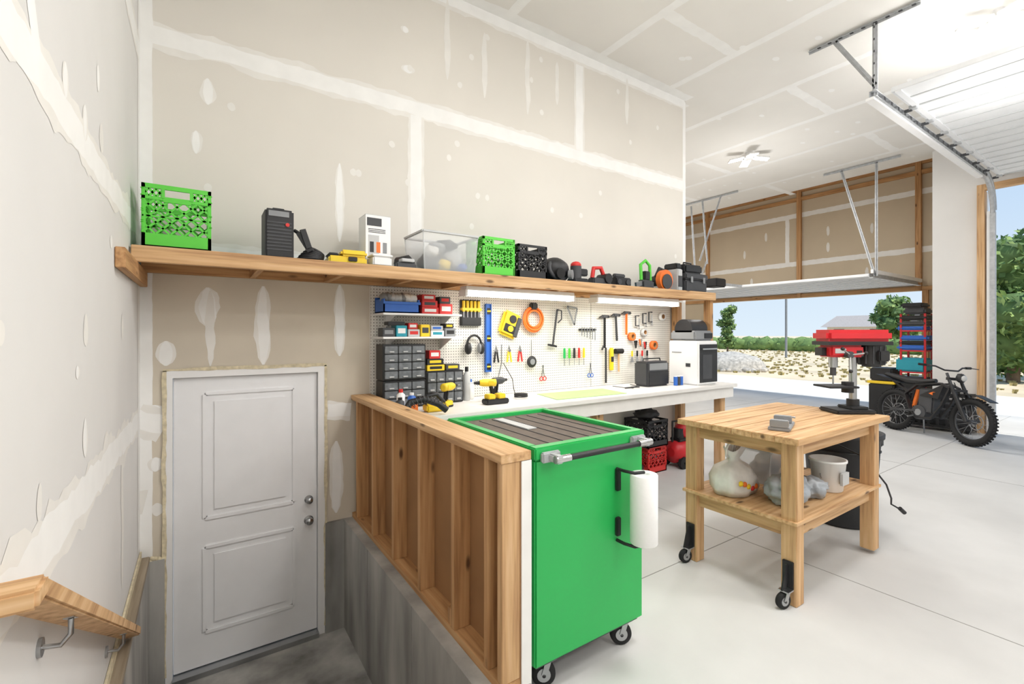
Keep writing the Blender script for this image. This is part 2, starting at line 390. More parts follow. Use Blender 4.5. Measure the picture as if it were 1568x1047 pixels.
for (a,c) in (((X0-.006,Y0_-.008,1.04),(X1+.006,Y0_+.045,Z1)),((X0-.006,Y1-.045,1.04),(X1+.006,Y1+.006,Z1)),((X0-.006,Y0_+.04,1.04),(X0+.04,Y1-.04,Z1)),((X1-.04,Y0_+.04,1.04),(X1+.006,Y1-.04,Z1))):
    b.box(a,c,green,.006)
b.box((X0+.04,Y0_+.045,1.03),(X1-.04,Y1-.045,1.075),liner)
for i in range(7): b.box((X0+.07+i*.085,Y0_+.09,1.074),(X0+.074+i*.085,Y1-.09,1.078),dgrey)
b.box((X0+.25,Y0_+.4,1.076),(X0+.31,Y1-.1,1.081),lgrey)
b.box((X0+.02,Y0_+.02,.12),(X1-.02,Y1-.02,.136),dgrey)
for x,y in((X0+.09,Y0_+.06),(X1-.10,Y0_+.06),(X0+.08,Y1-.08),(X1-.08,Y1-.08)): caster(b,x,y,.056,ang=-.5,br=steel,w=.018)
for x in (X0+.07,X1-.06): b.box((x-.05,Y0_-.03,1.03),(x+.05,Y0_-.006,1.075),galv,.006); b.box((x-.018,Y0_-.09,1.035),(x+.018,Y0_-.02,1.07),galv,.006)
b.cyl((X0+.10,Y0_-.075,1.052),(X1-.08,Y0_-.075,1.052),.013,black)
b.cyl((X0+.05,Y0_-.075,1.052),(X0+.13,Y0_-.075,1.052),.017,chrome); b.cyl((X1-.12,Y0_-.075,1.052),(X1-.03,Y0_-.075,1.052),.017,chrome)
b.box((1.685,Y0_-.02,.60),(1.712,Y0_,.69),black,.004); b.box((1.685,Y0_-.02,.82),(1.712,Y0_,.93),black,.004)
for z in (.575,.925):
    b.tube([(1.70,Y0_,z),(1.70,Y0_-.05,z),(1.715,Y0_-.10,z),(1.765,Y0_-.115,z)],.008,black)
b.done()
b=B('paper_towel_roll'); b.lathe([(.018,0),(.062,0),(.065,.004),(.065,.326),(.062,.33),(.018,.33),(.018,0)],(1.762,1.485,.588),paper,seg=36); b.done()
# ------------------------------------------------------------ work table
b=B('wooden_work_table')
LX=(2.86,4.0); LY=(1.30,1.95)
for i in range(6):
    y=1.26+i*.133; b.box((2.79,y,.952),(4.17,y+.131,.99),WX,.003)
for x in LX:
    for y in LY: b.box((x,y,(.03 if x>3 else .0)),(x+.089,y+.089,.952),WZ,.004)
for y in (LY[0]+.03,LY[1]+.03):
    b.box((2.949,y,.862),(4.0,y+.038,.952),WX); b.box((2.949,y,.385),(4.0,y+.038,.475),WX)
for x in (LX[0]+.03,LX[1]+.03):
    b.box((x,1.389,.862),(x+.038,1.95,.952),WY); b.box((x,1.389,.385),(x+.038,1.95,.475),WY)
b.box((2.84,1.29,.475),(4.10,2.05,.495),WX,.002)
for y in (1.345,1.995):
    b.box((2.845,y-.03,.10),(2.862,y+.03,.26),black,.003); b.bar((2.845,y,.24),(2.80,y,.10),.05,.008,black,up=(0,1,0))
    caster(b,2.795,y,.047,ang=-.3,br=steel)
b.done()
T=place(4.11,1.47,.991,-34)
b=B('drill_press',T)
b.box((-.19,-.11,0),(.10,.11,.03),black,.01); b.box((-.07,-.08,.03),(.07,.08,.05),black,.008)
b.cyl((0,0,.03),(0,0,.50),.026,steel)
b.cyl((0,0,.03),(0,0,.10),.042,black)
b.box((-.24,-.10,.19),(-.02,.10,.205),black,.004); b.cyl((-.04,0,.15),(-.04,0,.23),.04,black); b.box((-.06,-.02,.17),(0,.02,.20),black)
b.box((-.22,-.08,.42),(.03,.08,.51),red,.015); b.box((-.255,-.10,.535),(.235,.10,.625),red,.025); b.box((-.25,-.095,.51),(.23,.095,.537),black)
b.box((-.19,-.083,.45),(-.11,-.079,.485),lgrey); b.box((-.03,-.083,.44),(.01,-.079,.47),black); b.box((-.255,-.03,.43),(-.215,.05,.49),black)
b.cyl((-.15,0,.34),(-.15,0,.42),.03,steel); b.cyl((-.15,0,.28),(-.15,0,.35),.02,dgrey); b.cyl((-.15,0,.21),(-.15,0,.29),.006,steel)
b.cyl((-.10,-.12,.44),(-.10,-.07,.44),.025,dgrey)
for a in (20,140,260):
    p=V((-.10+.10*math.cos(math.radians(a)),-.14,.42+.10*math.sin(math.radians(a)))); b.cyl((-.10,-.11,.44),p,.006,chrome); b.ell(p,(.014,.014,.014),black,sub=2)
b.cyl((.14,0,.36),(.14,0,.51),.085,black,seg=28); b.cyl((.14,0,.345),(.14,0,.36),.06,dgrey); b.box((.02,-.03,.42),(.08,.03,.48),dgrey); b.box((.11,-.12,.39),(.19,-.08,.47),black,.008)
for i in range(12):
    a=i*math.pi/6; b.box((.14+.086*math.cos(a)-.004,.086*math.sin(a)-.004,.37),(.14+.086*math.cos(a)+.004,.086*math.sin(a)+.004,.50),dgrey)
b.done()
b=B('bench_vise',place(3.08,1.49,.991,20))
b.box((-.15,-.06,0),(.15,.06,.02),grey,.004); b.box((-.15,-.05,.02),(-.10,.05,.065),grey,.004); b.box((.04,-.05,.02),(.09,.05,.065),grey,.004)
b.box((-.10,-.035,.02),(.04,-.018,.03),steel); b.box((-.10,.018,.02),(.04,.035,.03),steel)
b.cyl((-.12,0,.04),(.19,0,.04),.010,steel); b.cyl((.185,-.06,.04),(.185,.06,.04),.006,steel); b.done()
Z=.496
b=B('bucket'); b.lathe([(0,0),(.085,0),(.09,.005),(.108,.20),(.115,.20),(.115,.215),(.104,.215),(.086,.01),(0,.01)],(3.66,1.46,Z),white3,seg=32)
b.ring((3.66,1.46,Z+.13),.113,.003,(0,1,0),steel,sc=(1,.6),a0=180,a1=360); b.box((3.60,1.345,Z+.06),(3.70,1.362,Z+.14),lgrey); b.done()
b=B('plastic_shopping_bag'); bc=V((3.06,1.80,Z))
prof=[(.02,0),(.14,.004),(.165,.05),(.16,.12),(.12,.18),(.055,.215),(.04,.235),(.06,.28),(.075,.31)]
vs=[];sg_=32
for k,(r,z) in enumerate(prof):
    for j in range(sg_):
        t=2*math.pi*j/sg_; f=1+.10*math.sin(5*t+k*.7)*(.4+z*2)+.14*noise.noise(V((math.cos(t)*2,math.sin(t)*2,z*9))); vs.append(bc+V((math.cos(t)*r*f*1.08,math.sin(t)*r*f*.82,z+(.02*math.sin(3*t) if k>6 else 0))))
b.add(vs,[(i*sg_+j,i*sg_+(j+1)%sg_,(i+1)*sg_+(j+1)%sg_,(i+1)*sg_+j) for i in range(len(prof)-1) for j in range(sg_)],bagw,True)
for sg in (-1,1): b.ring(bc+V((sg*.05,0,.30)),.05,.008,(0,1,.2),bagw,sc=(.7,1.1),seg=18)
for i in range(5): b.ell((2.93+i*.045,1.672,Z+.05+random.uniform(0,.07)),(.022,.012,.018),random.choice((red2,orange,yellow)),.3,i,2)
b.done()
b=B('grey_plastic_bag'); b.ell((3.17,1.50,Z+.080),(.16,.12,.10),bagg,.22,9,4,6,True); b.ell((3.12,1.47,Z+.16),(.05,.04,.05),bagg,.3,4,3,6); b.ell((3.41,1.46,Z+.056),(.10,.09,.07),bagg,.3,12,4,6,True); b.done()
def tote(name,x0,y0,x1,y1,z,h,m,lid,fill=[]):
    b=B(name); e=.02
    b.prism([(x0+e,y0+e,z),(x1-e,y0+e,z),(x1-e,y1-e,z),(x0+e,y1-e,z)],(0,0,.006),m)
    cx,cy=(x0+x1)/2,(y0+y1)/2
    def inn(p): return (p[0]+(e if p[0]<cx else -e),p[1]+(e if p[1]<cy else -e),z)
    for (a,c) in (((x0,y0),(x1,y0)),((x1,y0),(x1,y1)),((x1,y1),(x0,y1)),((x0,y1),(x0,y0))):
        b.add([inn(a),inn(c),(c[0],c[1],z+h),(a[0],a[1],z+h)],[(0,1,2,3)],m)
        b.bar((a[0],a[1],z+h),(c[0],c[1],z+h),.02,.014,lgrey if not lid else m)
        b.bar(inn(a),(a[0],a[1],z+h),.008,.008,m)
    if lid: b.box((x0-.01,y0-.01,z+h+.004),(x1+.01,y1+.01,z+h+.016),lid,.005)
    for c,r,mm in fill: b.ell(c,r,mm,.4,c[0],2,6)
    return b.done()
tote('lidded_plastic_tote',3.36,1.70,3.80,1.98,Z,.24,clear,lgrey,[((3.5,1.85,Z+.08),(.09,.07,.07),grey),((3.68,1.85,Z+.07),(.08,.07,.06),bagg),((3.5,1.82,Z+.16),(.08,.05,.05),bagw)])
b=B('coiled_cable'); 
for i in range(6): b.ring((3.56,1.61,Z+.015+i*.011),.06+.008*math.sin(i*2),.007,(.03*i,.05,1),blue if i<2 else black)
b.done()
b=B('power_cord'); b.tube([(3.95,1.93,.83),(4.12,1.80,.8),(4.13,1.4,.66),(4.10,1.26,.50),(4.13,1.24,.40),(4.06,1.22,.38),(4.16,1.20,.33)],.006,black); b.cyl((4.16,1.20,.335),(4.20,1.185,.30),.014,black); b.done()
b=B('trash_can'); cx_,cy_=4.54,1.71
b.lathe([(0,0),(.21,0),(.225,.02),(.272,.72),(.295,.73),(.297,.765),(.28,.77),(.26,.72),(.21,.03),(0,.03)],(cx_,cy_,0),canm,seg=36)
for a in (0,180): 
    c=V((cx_+.295*math.cos(math.radians(a-34)),cy_+.295*math.sin(math.radians(a-34)),.68)); b.box(c-V((.03,.05,.05)),c+V((.03,.05,.05)),black,.01)
b.ring((cx_,cy_,.62),.268,.006,(0,0,1),black)
b.done()
# ------------------------------------------------------------ crates
def crate(name,x0,y0,z0,x1,y1,z1,m,T=None):
    b=B(name,T); h=z1-z0
    b.box((x0,y0,z0),(x1,y1,z0+.012),m)
    for x in(x0,x1-.02):
        for y in (y0,y1-.02): b.box((x,y,z0),(x+.02,y+.02,z1),m,.003)
    for P,Q in (((x0,y0),(x1,y0)),((x1,y0),(x1,y1)),((x1,y1),(x0,y1)),((x0,y1),(x0,y0))):
        P,Q=V((P[0],P[1],0)),V((Q[0],Q[1],0)); u=(Q-P); W=u.length; u/=W; nrm=V((u.y,-u.x,0)); 
        def g(a,z): return P+u*a+V((0,0,z))-nrm*.006
        zb,zt=z0+h*.22,z1-h*.24
        for z,ww in ((z0+h*.11,h*.22),(z1-h*.035,h*.07),(z1-h*.22,h*.05)): b.bar(g(0,z),g(W,z),.012,ww,m)
        hw=W*.2
        for a0,a1 in ((0,W/2-hw),(W/2+hw,W)):
            for k in range(3):
                q0=a0+(a1-a0)*k/3; b.bar(g(q0,z1-h*.07),g(q0+(a1-a0)/3,z1-h*.20),.008,.012,m); b.bar(g(q0,z1-h*.20),g(q0+(a1-a0)/3,z1-h*.07),.008,.012,m)
        for sg in (-1,1): b.bar(g(W/2+sg*hw,z1-h*.07),g(W/2+sg*hw,z1-h*.21),.014,.02,m)
        b.bar(g(W/2-hw,z1-h*.23),g(W/2+hw,z1-h*.23),.014,.03,m)
        st=W/5
        H2=zt-zb
        for i in range(-5,6):
            for sg in (1,-1):
                a0=i*st; a1=a0+H2
                lo,hi=max(0,a0),min(W,a1)
                if lo<hi:
                    zz0=zb+(lo-a0); zz1=zb+(hi-a0)
                    if sg<0: zz0=zt-(lo-a0); zz1=zt-(hi-a0)
                    b.bar(g(lo,zz0),g(hi,zz1),.008,.011,m,up=(0,0,1))
        zm=(zb+zt)/2; b.bar(g(0,zm),g(W,zm),.008,.01,m)
    return b.done()
SZ_=2.079
crate('milk_crate',-.27,3.32,SZ_,.06,3.64,SZ_+.36,lime)
crate('milk_crate',1.95,3.32,SZ_,2.27,3.62,SZ_+.32,lime)
crate('milk_crate',2.32,3.34,SZ_,2.64,3.62,SZ_+.30,black)
crate('milk_crate',4.18,3.46,.0,4.50,3.78,.30,red2)
crate('milk_crate',4.14,3.44,.301,4.50,3.78,.60,black)
# shelf items
b=B('battery_charger',place(.45,3.45,SZ_,0)); b.box((-.10,-.10,0),(.07,.12,.32),black,.012); 
for i in range(9): b.box((-.09,-.103,.05+i*.022),(.055,-.1,.06+i*.022),dgrey)
b.box((-.08,-.104,.27),(.04,-.099,.305),grey); b.tube([(-.06,0,.315),(-.04,0,.34),(.02,0,.34),(.04,0,.315)],.008,black)
b.cyl((.03,-.102,.22),(.03,-.112,.22),.012,red2)
b.done()
b=B('jumper_cables'); 
for i in range(6): b.ring((.630+.008*i,3.42,SZ_+.014+i*.011),.076-.005*i,.010,(.1*i,.05,1),black)
b.tube([(.53,3.40,2.28),(.58,3.36,2.24),(.62,3.36,2.17),(.66,3.38,2.13),(.69,3.40,2.12)],.012,black); b.bar((.55,3.36,2.26),(.62,3.35,2.14),.025,.035,black); b.bar((.57,3.34,2.28),(.61,3.34,2.16),.025,.035,black); b.done()
b=B('yellow_tool_case',place(.88,3.46,SZ_,-4)); b.box((-.13,-.10,0),(.13,.10,.055),yellow,.012); b.box((-.05,-.11,.055),(.13,.08,.10),yellow,.015); b.box((-.13,-.09,.055),(-.06,.07,.075),black,.008); b.box((0,-.112,.02),(.06,-.1,.05),black,.003); b.done()
b=B('cardboard_box'); b.box((1.03,3.48,SZ_),(1.22,3.66,SZ_+.40),white3); b.box((1.04,3.478,SZ_+.32),(1.15,3.481,SZ_+.38),dgrey); b.box((1.05,3.478,SZ_+.08),(1.13,3.481,SZ_+.25),lgrey); b.box((1.215,3.5,SZ_+.1),(1.222,3.6,SZ_+.3),orange)
for i in range(3): b.box((1.06+i*.05,3.477,SZ_+.12),(1.09+i*.05,3.480,SZ_+.2),(black,orange,grey)[i])
for i in range(3): b.box((1.05,3.477,SZ_+.27+i*.012),(1.18,3.479,SZ_+.274+i*.012),dgrey)
b.box((1.03,3.48,SZ_+.40),(1.22,3.66,SZ_+.404),lgrey); b.done()
b=B('plastic_container'); b.box((1.04,3.33,SZ_),(1.18,3.46,SZ_+.07),white3,.01); b.box((1.035,3.325,SZ_+.07),(1.185,3.465,SZ_+.085),white3,.004); b.done()
b=B('black_tool_bag'); b.ell((1.32,3.46,SZ_+.05),(.08,.09,.06),black,.3,2,3,5,True); b.box((1.22,3.35,SZ_),(1.38,3.41,SZ_+.045),dgrey,.01); b.box((1.26,3.34,SZ_+.05),(1.36,3.42,SZ_+.075),lgrey,.004); b.done()
tote('clear_storage_tote',1.42,3.32,1.90,3.70,SZ_,.30,clear,None,[((1.55,3.5,SZ_+.09),(.1,.1,.08),dgrey),((1.75,3.5,SZ_+.12),(.1,.1,.1),lgrey),((1.8,3.42,SZ_+.05),(.05,.05,.04),blue),((1.64,3.42,SZ_+.06),(.06,.05,.05),yellow),((1.72,3.55,SZ_+.24),(.12,.08,.06),black),((1.53,3.42,SZ_+.16),(.06,.06,.05),bagw),((1.6,3.5,SZ_+.2),(.08,.08,.06),grey)])
b=B('black_helmet'); b.ell((2.84,3.48,SZ_+.12),(.15,.13,.12),black,.05,1,3,3,True); b.ring((2.84,3.42,SZ_+.11),.13,.02,(.2,-1,.3),dgrey,sc=(1,.7)); b.cyl((2.80,3.36,SZ_+.07),(2.80,3.33,SZ_+.07),.05,black2); b.cyl((2.93,3.37,SZ_+.07),(2.95,3.34,SZ_+.07),.045,grey); b.done()
b=B('power_sander'); b.box((3.01,3.38,SZ_),(3.20,3.50,SZ_+.05),black,.01); b.cyl((3.08,3.44,SZ_+.05),(3.08,3.44,SZ_+.17),.055,dgrey); b.ell((3.08,3.44,SZ_+.18),(.055,.055,.04),red2,sub=2); b.box((3.1,3.41,SZ_+.08),(3.22,3.47,SZ_+.15),black,.01); b.done()
b=B('power_planer'); b.box((3.27,3.38,SZ_),(3.52,3.48,SZ_+.07),dgrey,.01); b.tube([(3.29,3.43,SZ_+.07),(3.31,3.43,SZ_+.17),(3.41,3.43,SZ_+.18),(3.47,3.43,SZ_+.07)],.022,red2); b.cyl((3.46,3.36,SZ_+.07),(3.46,3.5,SZ_+.07),.05,black); b.done()
b=B('portable_radio'); b.box((3.60,3.40,SZ_),(3.84,3.50,SZ_+.10),black,.012); b.cyl((3.65,3.398,SZ_+.05),(3.65,3.39,SZ_+.05),.03,dgrey); b.cyl((3.78,3.398,SZ_+.05),(3.78,3.39,SZ_+.05),.03,dgrey); b.box((3.62,3.43,SZ_+.10),(3.78,3.48,SZ_+.14),dgrey,.01); b.done()
b=B('hedge_trimmer'); b.box((4.02,3.40,SZ_+.0),(4.22,3.50,SZ_+.10),dgrey,.02); b.tube([(4.05,3.45,SZ_+.1),(4.04,3.45,SZ_+.27),(4.12,3.45,SZ_+.32),(4.19,3.45,SZ_+.27),(4.2,3.45,SZ_+.1)],.018,lime); b.box((4.08,3.42,SZ_+.10),(4.17,3.48,SZ_+.20),black,.01); b.bar((4.02,3.42,SZ_+.06),(3.88,3.38,SZ_+.03),.02,.05,steel); b.done()
b=B('circular_saw'); b.cyl((4.42,3.40,SZ_+.12),(4.42,3.46,SZ_+.12),.115,orange,seg=28); b.cyl((4.42,3.385,SZ_+.10),(4.42,3.39,SZ_+.10),.085,dgrey,seg=28); b.box((4.28,3.36,SZ_),(4.58,3.52,SZ_+.008),steel); b.cyl((4.42,3.46,SZ_+.12),(4.42,3.58,SZ_+.12),.06,black); b.tube([(4.36,3.50,SZ_+.16),(4.42,3.5,SZ_+.26),(4.52,3.5,SZ_+.24),(4.56,3.5,SZ_+.12)],.022,black); b.done()
b=B('tool_box'); b.box((4.72,3.36,SZ_),(5.14,3.60,SZ_+.14),dgrey,.015); b.box((4.71,3.35,SZ_+.145),(5.15,3.61,SZ_+.22),dgrey,.015); b.box((4.74,3.38,SZ_+.225),(5.08,3.58,SZ_+.33),black,.02); b.tube([(4.82,3.47,SZ_+.32),(4.83,3.47,SZ_+.36),(4.97,3.47,SZ_+.36),(4.98,3.47,SZ_+.32)],.01,black)
for x in (4.82,5.06): b.box((x-.02,3.345,SZ_+.11),(x+.02,3.352,SZ_+.18),grey,.002)
b.done()
b=B('folded_grey_case'); b.box((4.60,3.38,SZ_),(4.69,3.58,SZ_+.26),lgrey,.01); b.box((4.61,3.379,SZ_+.05),(4.68,3.383,SZ_+.18),dgrey); b.box((4.60,3.40,SZ_+.262),(4.70,3.58,SZ_+.33),black,.012); b.done()
# ------------------------------------------------------------ wall shelves with organisers
b=B('wall_bracket_shelf')
for z in (1.735,1.545):
    b.box((1.19,3.56,z),(1.88,3.833,z+.016),white,.002)
    for x in (1.3,1.8): b.prism([(x,3.833,z),(x,3.60,z),(x,3.833,z-.10)],(.006,0,0),white)
b.done()
b=B('blue_storage_bin'); x0,x1,y0,y1,z=1.20,1.50,3.58,3.80,1.752
b.box((x0,y0,z),(x1,y1,z+.01),blue); b.box((x0,y1-.01,z),(x1,y1,z+.13),blue); b.box((x0,y0,z),(x0+.01,y1,z+.11),blue); b.box((x1-.01,y0,z),(x1,y1,z+.11),blue); b.box((x0,y0,z),(x1,y0+.01,z+.08),blue)
b.box((x0-.005,y0-.01,z+.07),(x1+.005,y0+.01,z+.09),blue)
for i in range(9): b.ell((x0+.03+i*.03,3.66,z+.12),(.035,.06,.045),random.choice((lgrey,grey,bagw,white3)),.4,i,2)
b.done()
def small_boxes(name,specs):
    b=B(name)
    for (x,y,z,w,d,h,m,lb) in specs:
        b.box((x,y,z),(x+w,y+d,z+h),m,.003)
        if lb: b.box((x+w*.15,y-.001,z+h*.3),(x+w*.85,y+.001,z+h*.75),lb)
    return b.done()
z=1.752
small_boxes('red_parts_boxes',[(1.53,3.6,z,.15,.15,.055,red2,white),(1.53,3.6,z+.056,.14,.15,.055,red2,dgrey),(1.54,3.62,z+.112,.12,.13,.05,red2,white),(1.70,3.62,z,.12,.15,.09,red2,white),(1.70,3.62,z+.091,.10,.13,.06,dgrey,red2)])
z=1.562
small_boxes('hardware_boxes',[(1.20,3.60,z,.10,.12,.07,dgrey,grey),(1.31,3.60,z,.09,.12,.09,teal,white),(1.41,3.60,z,.10,.12,.06,lgrey,red2),(1.52,3.60,z,.08,.12,.10,yellow,dgrey),(1.61,3.60,z,.12,.14,.05,white3,teal),(1.61,3.60,z+.051,.11,.12,.04,lgrey,blue),(1.74,3.60,z,.10,.12,.07,grey,black),(1.25,3.62,z+.092,.14,.1,.03,black,None),(1.42,3.62,z+.061,.08,.1,.05,red2,white),(1.75,3.62,z+.071,.08,.1,.04,black,yellow)])
drawerm=M('drawer_smoke',(112,116,120),.3,var=.25,scale=25)
def organiser(name,x0,y0,z0,x1,y1,z1,cols,rows):
    b=B(name); b.box((x0,y0+.012,z0),(x1,y1,z1),black,.004)
    W=(x1-x0-.02)/cols; Hh=(z1-z0-.02)/rows
    for i in range(cols):
        for j in range(rows):
            a=(x0+.01+i*W+.004,y0,z0+.01+j*Hh+.004); c=(x0+.01+(i+1)*W-.004,y0+.02,z0+.01+(j+1)*Hh-.004)
            b.box(a,c,drawerm,.003); mxx=(a[0]+c[0])/2; b.box((mxx-.02,y0-.01,a[2]+Hh*.15),(mxx+.02,y0,a[2]+Hh*.3),lgrey,.002)
    return b.done()
organiser('drawer_organizer',1.19,3.56,1.215,1.55,3.74,1.50,3,4)
organiser('drawer_organizer',1.19,3.56,.992,1.55,3.74,1.21,3,3)
organiser('drawer_organizer',1.57,3.60,.992,1.92,3.76,1.27,4,3)
small_boxes('drill_bit_cases',[(1.58,3.61,1.272,.16,.12,.05,yellow,black),(1.58,3.61,1.323,.15,.12,.05,black,yellow),(1.60,3.61,1.374,.10,.1,.07,red2,white),(1.76,3.62,1.272,.13,.1,.05,dgrey,yellow)])
b=B('spray_bottles')
for i,(x,y,h,m,cm) in enumerate([(1.28,3.42,.17,white3,red2),(1.36,3.40,.14,blue,white3),(1.98,3.66,.30,lgrey,black),(1.24,3.33,.12,dgrey,black),(2.05,3.72,.18,white3,blue),(1.34,3.31,.10,orange,white3)]):
    b.lathe([(0,0),(.03,0),(.032,.01),(.032,h*.75),(.014,h*.85),(.014,h*.88)],(x,y,.991),m); b.cyl((x,y,.991+h*.86),(x,y,.991+h),.016,cm)
b.done()
def drill(name,x,y,z,rz,m=yellow,rx=0):
    b=B(name,place(x,y,z,rz)@Matrix.Rotation(math.radians(rx),4,'X'))
    b.tube([(-.09,0,.16),(-.085,0,.16),(.03,0,.16),(.06,0,.16)],.03,m,12,rr=[.02,.033,.033,.024]); b.cyl((.06,0,.16),(.11,0,.16),.018,black,r2=.012); b.cyl((.11,0,.16),(.16,0,.16),.003,steel)
    b.bar((-.04,0,.14),(-.055,0,.05),.032,.04,black,bev=.01,up=(0,1,0)); b.box((-.10,-.035,0),(.01,.035,.05),m,.008); b.box((-.10,-.036,.0),(.01,.036,.02),black,.004); b.box((-.07,-.034,.14),(-.01,.034,.18),m,.006)
    return b.done()
drill('cordless_drill',1.70,3.44,.992,30); drill('cordless_drill',2.10,3.52,.992,160,yellow); drill('impact_driver',2.30,3.62,.992,20,dgrey)
b=B('battery_dock'); b.box((1.98,3.30,.992),(2.20,3.40,1.035),black,.008); b.box((2.0,3.31,1.035),(2.07,3.39,1.075),yellow,.006); b.box((2.10,3.31,1.035),(2.17,3.39,1.075),yellow,.006); b.done()
b=B('cable_pile'); 
for i in range(4): b.ring((2.46,3.50,1.006+i*.008),.06,.005,(.1*math.sin(i),.05,1),black)
b.tube([(2.4,3.5,1.02),(2.45,3.6,1.06),(2.5,3.7,1.15),(2.46,3.8,1.3)],.004,black); b.done()
b=B('belt_sander'); b.box((1.42,3.24,.992),(1.60,3.34,1.05),yellow,.012); b.tube([(1.42,3.29,1.05),(1.44,3.29,1.11),(1.52,3.29,1.12),(1.58,3.29,1.05)],.018,black); b.done()
b=B('shop_vacuum_hose'); b.tube([(1.20,3.14,1.03),(1.26,3.18,1.09),(1.36,3.16,1.11),(1.46,3.13,1.07),(1.52,3.12,1.02)],.025,black,12)
for k in range(12):
    t=k/11; b.ring((1.22+.28*t,3.16-.03*t,1.045+.065*math.sin(t*3.1)),.026,.003,(1,0,.6*math.cos(t*3.1)),dgrey,seg=12,ss=4)
b.done()
b=B('toaster_oven'); b.box((4.72,3.20,.992),(5.10,3.60,1.50),white3,.012)
b.box((4.75,3.194,1.02),(5.09,3.201,1.46),black,.002); b.box((4.78,3.165,1.40),(5.05,3.18,1.415),steel); b.box((4.80,3.192,1.06),(4.98,3.196,1.34),dgrey); b.box((4.715,3.30,1.20),(4.722,3.36,1.24),dgrey); b.box((4.715,3.42,1.36),(4.722,3.55,1.37),grey)
b.done()
b=B('bread_machine'); b.box((4.72,3.24,1.502),(5.08,3.58,1.62),grey,.02); b.tube([(4.74,3.41,1.635),(5.04,3.41,1.635)],.12,black,20); b.box((4.9,3.232,1.53),(5.05,3.242,1.59),black); b.done()
b=B('portable_speaker'); b.box((4.12,3.42,.992),(4.50,3.62,1.27),dgrey,.02); b.box((4.14,3.414,1.01),(4.48,3.421,1.16),black,.003); b.box((4.15,3.414,1.175),(4.46,3.421,1.25),grey,.003); b.tube([(4.16,3.52,1.27),(4.17,3.52,1.30),(4.45,3.52,1.30),(4.46,3.52,1.27)],.008,black); b.done()
b=B('spray_cans'); 
for i,m in enumerate((blue,dgrey,blue)): b.cyl((4.53+i*.05,3.36,.992),(4.53+i*.05,3.36,1.09),.023,m); b.cyl((4.53+i*.05,3.36,1.09),(4.53+i*.05,3.36,1.10),.018,white3)
b.done()
b=B('safety_glasses'); b.ring((3.86,3.45,1.0),.045,.006,(0,.1,1),black); b.ring((3.96,3.46,1.0),.045,.006,(0,.1,1),black); b.bar((3.81,3.44,1.0),(3.76,3.6,1.01),.006,.006,black); b.bar((4.01,3.44,1.0),(4.04,3.6,1.01),.006,.006,black); b.done()
# ------------------------------------------------------------ pegboard tools
PY=3.80
b=B('nut_driver_set'); b.box((2.0,PY-.01,1.66),(2.21,PY+.03,1.74),black,.005); b.box((2.0,PY-.02,1.80),(2.21,PY+.03,1.825),yellow,.004); b.box((2.0,PY+.02,1.66),(2.21,PY+.034,1.90),dgrey)
for i in range(5): b.cyl((2.025+i*.04,PY,1.70),(2.025+i*.04,PY,1.80),.006,steel); b.cyl((2.025+i*.04,PY,1.79),(2.025+i*.04,PY,1.89),.014,yellow); b.cyl((2.025+i*.04,PY,1.89),(2.025+i*.04,PY,1.90),.012,black)
b.done()
b=B('spirit_level'); b.box((2.265,PY,1.22),(2.315,PY+.006,1.87),blue); b.box((2.26,PY-.012,1.22),(2.268,PY+.02,1.87),blue); b.box((2.312,PY-.012,1.22),(2.32,PY+.02,1.87),blue)
for z in (1.27,1.54,1.80): b.box((2.27,PY-.006,z-.03),(2.31,PY,z+.03),black,.004); b.cyl((2.27,PY-.008,z),(2.31,PY-.008,z),.008,yellow)
b.done()
b=B('cord_reel',Matrix.Translation((2.54,PY,1.67))@Matrix.Rotation(.35,4,'Y')); b.box((-.11,-.02,-.12),(.11,.03,.13),yellow,.03); b.box((-.07,-.026,-.08),(.07,-.018,.0),black,.01); b.cyl((0,-.03,.06),(0,-.02,.06),.04,black); b.cyl((0,-.035,-.04),(0,-.02,-.04),.03,yellow); b.box((.05,-.03,-.1),(.1,-.018,.1),dgrey,.005); b.done()
b=B('extension_cord_coil')
for i in range(5): b.ring((2.82+.004*math.sin(i*3),PY-.02+.01*(i%3),1.73+.005*math.cos(i*2)),.085+.010*i,.010,(0.05*math.sin(i),1,.05*math.cos(i)),orange)
b.box((2.78,PY-.04,1.83),(2.86,PY+.02,1.90),black,.012); b.cyl((2.82,PY-.02,1.88),(2.82,PY+.033,1.90),.008,steel); b.done()
b=B('ear_muffs'); b.ring((2.13,PY-.01,1.48),.075,.011,(0,1,0),black,a0=0,a1=180,sc=(1,1.2)) 
for x in (2.06,2.20): b.ell((x,PY-.02,1.45),(.032,.04,.06),black,sub=2); b.ell((x+(.02 if x<2.1 else -.02),PY-.02,1.45),(.015,.035,.05),grey,sub=2)
b.done()
def pliers(b,x,z,m,s=1):
    b.bar((x-.008,PY,z+.06*s),(x-.028*s,PY,z-.06*s),.012,.014,m,up=(0,1,0)); b.bar((x+.008,PY,z+.06*s),(x+.028*s,PY,z-.06*s),.012,.014,m,up=(0,1,0)); b.cyl((x,PY-.01,z+.065*s),(x,PY+.01,z+.065*s),.015,steel); b.prism([(x-.015,PY,z+.07*s),(x+.015,PY,z+.07*s),(x+.003,PY,z+.12*s),(x-.003,PY,z+.12*s)],(0,.01,0),steel)
for x,m in ((2.38,black),(2.53,yellow),(2.66,red2)):
    b=B('pliers'); pliers(b,x,1.36,m,.9); b.done()
b=B('long_pry_tool'); b.tube([(2.44,PY,1.48),(2.44,PY,1.3),(2.40,PY,1.15),(2.36,PY,1.04)],.006,steel); b.ell((2.36,PY,1.03),(.02,.015,.035),black,sub=2); b.done()
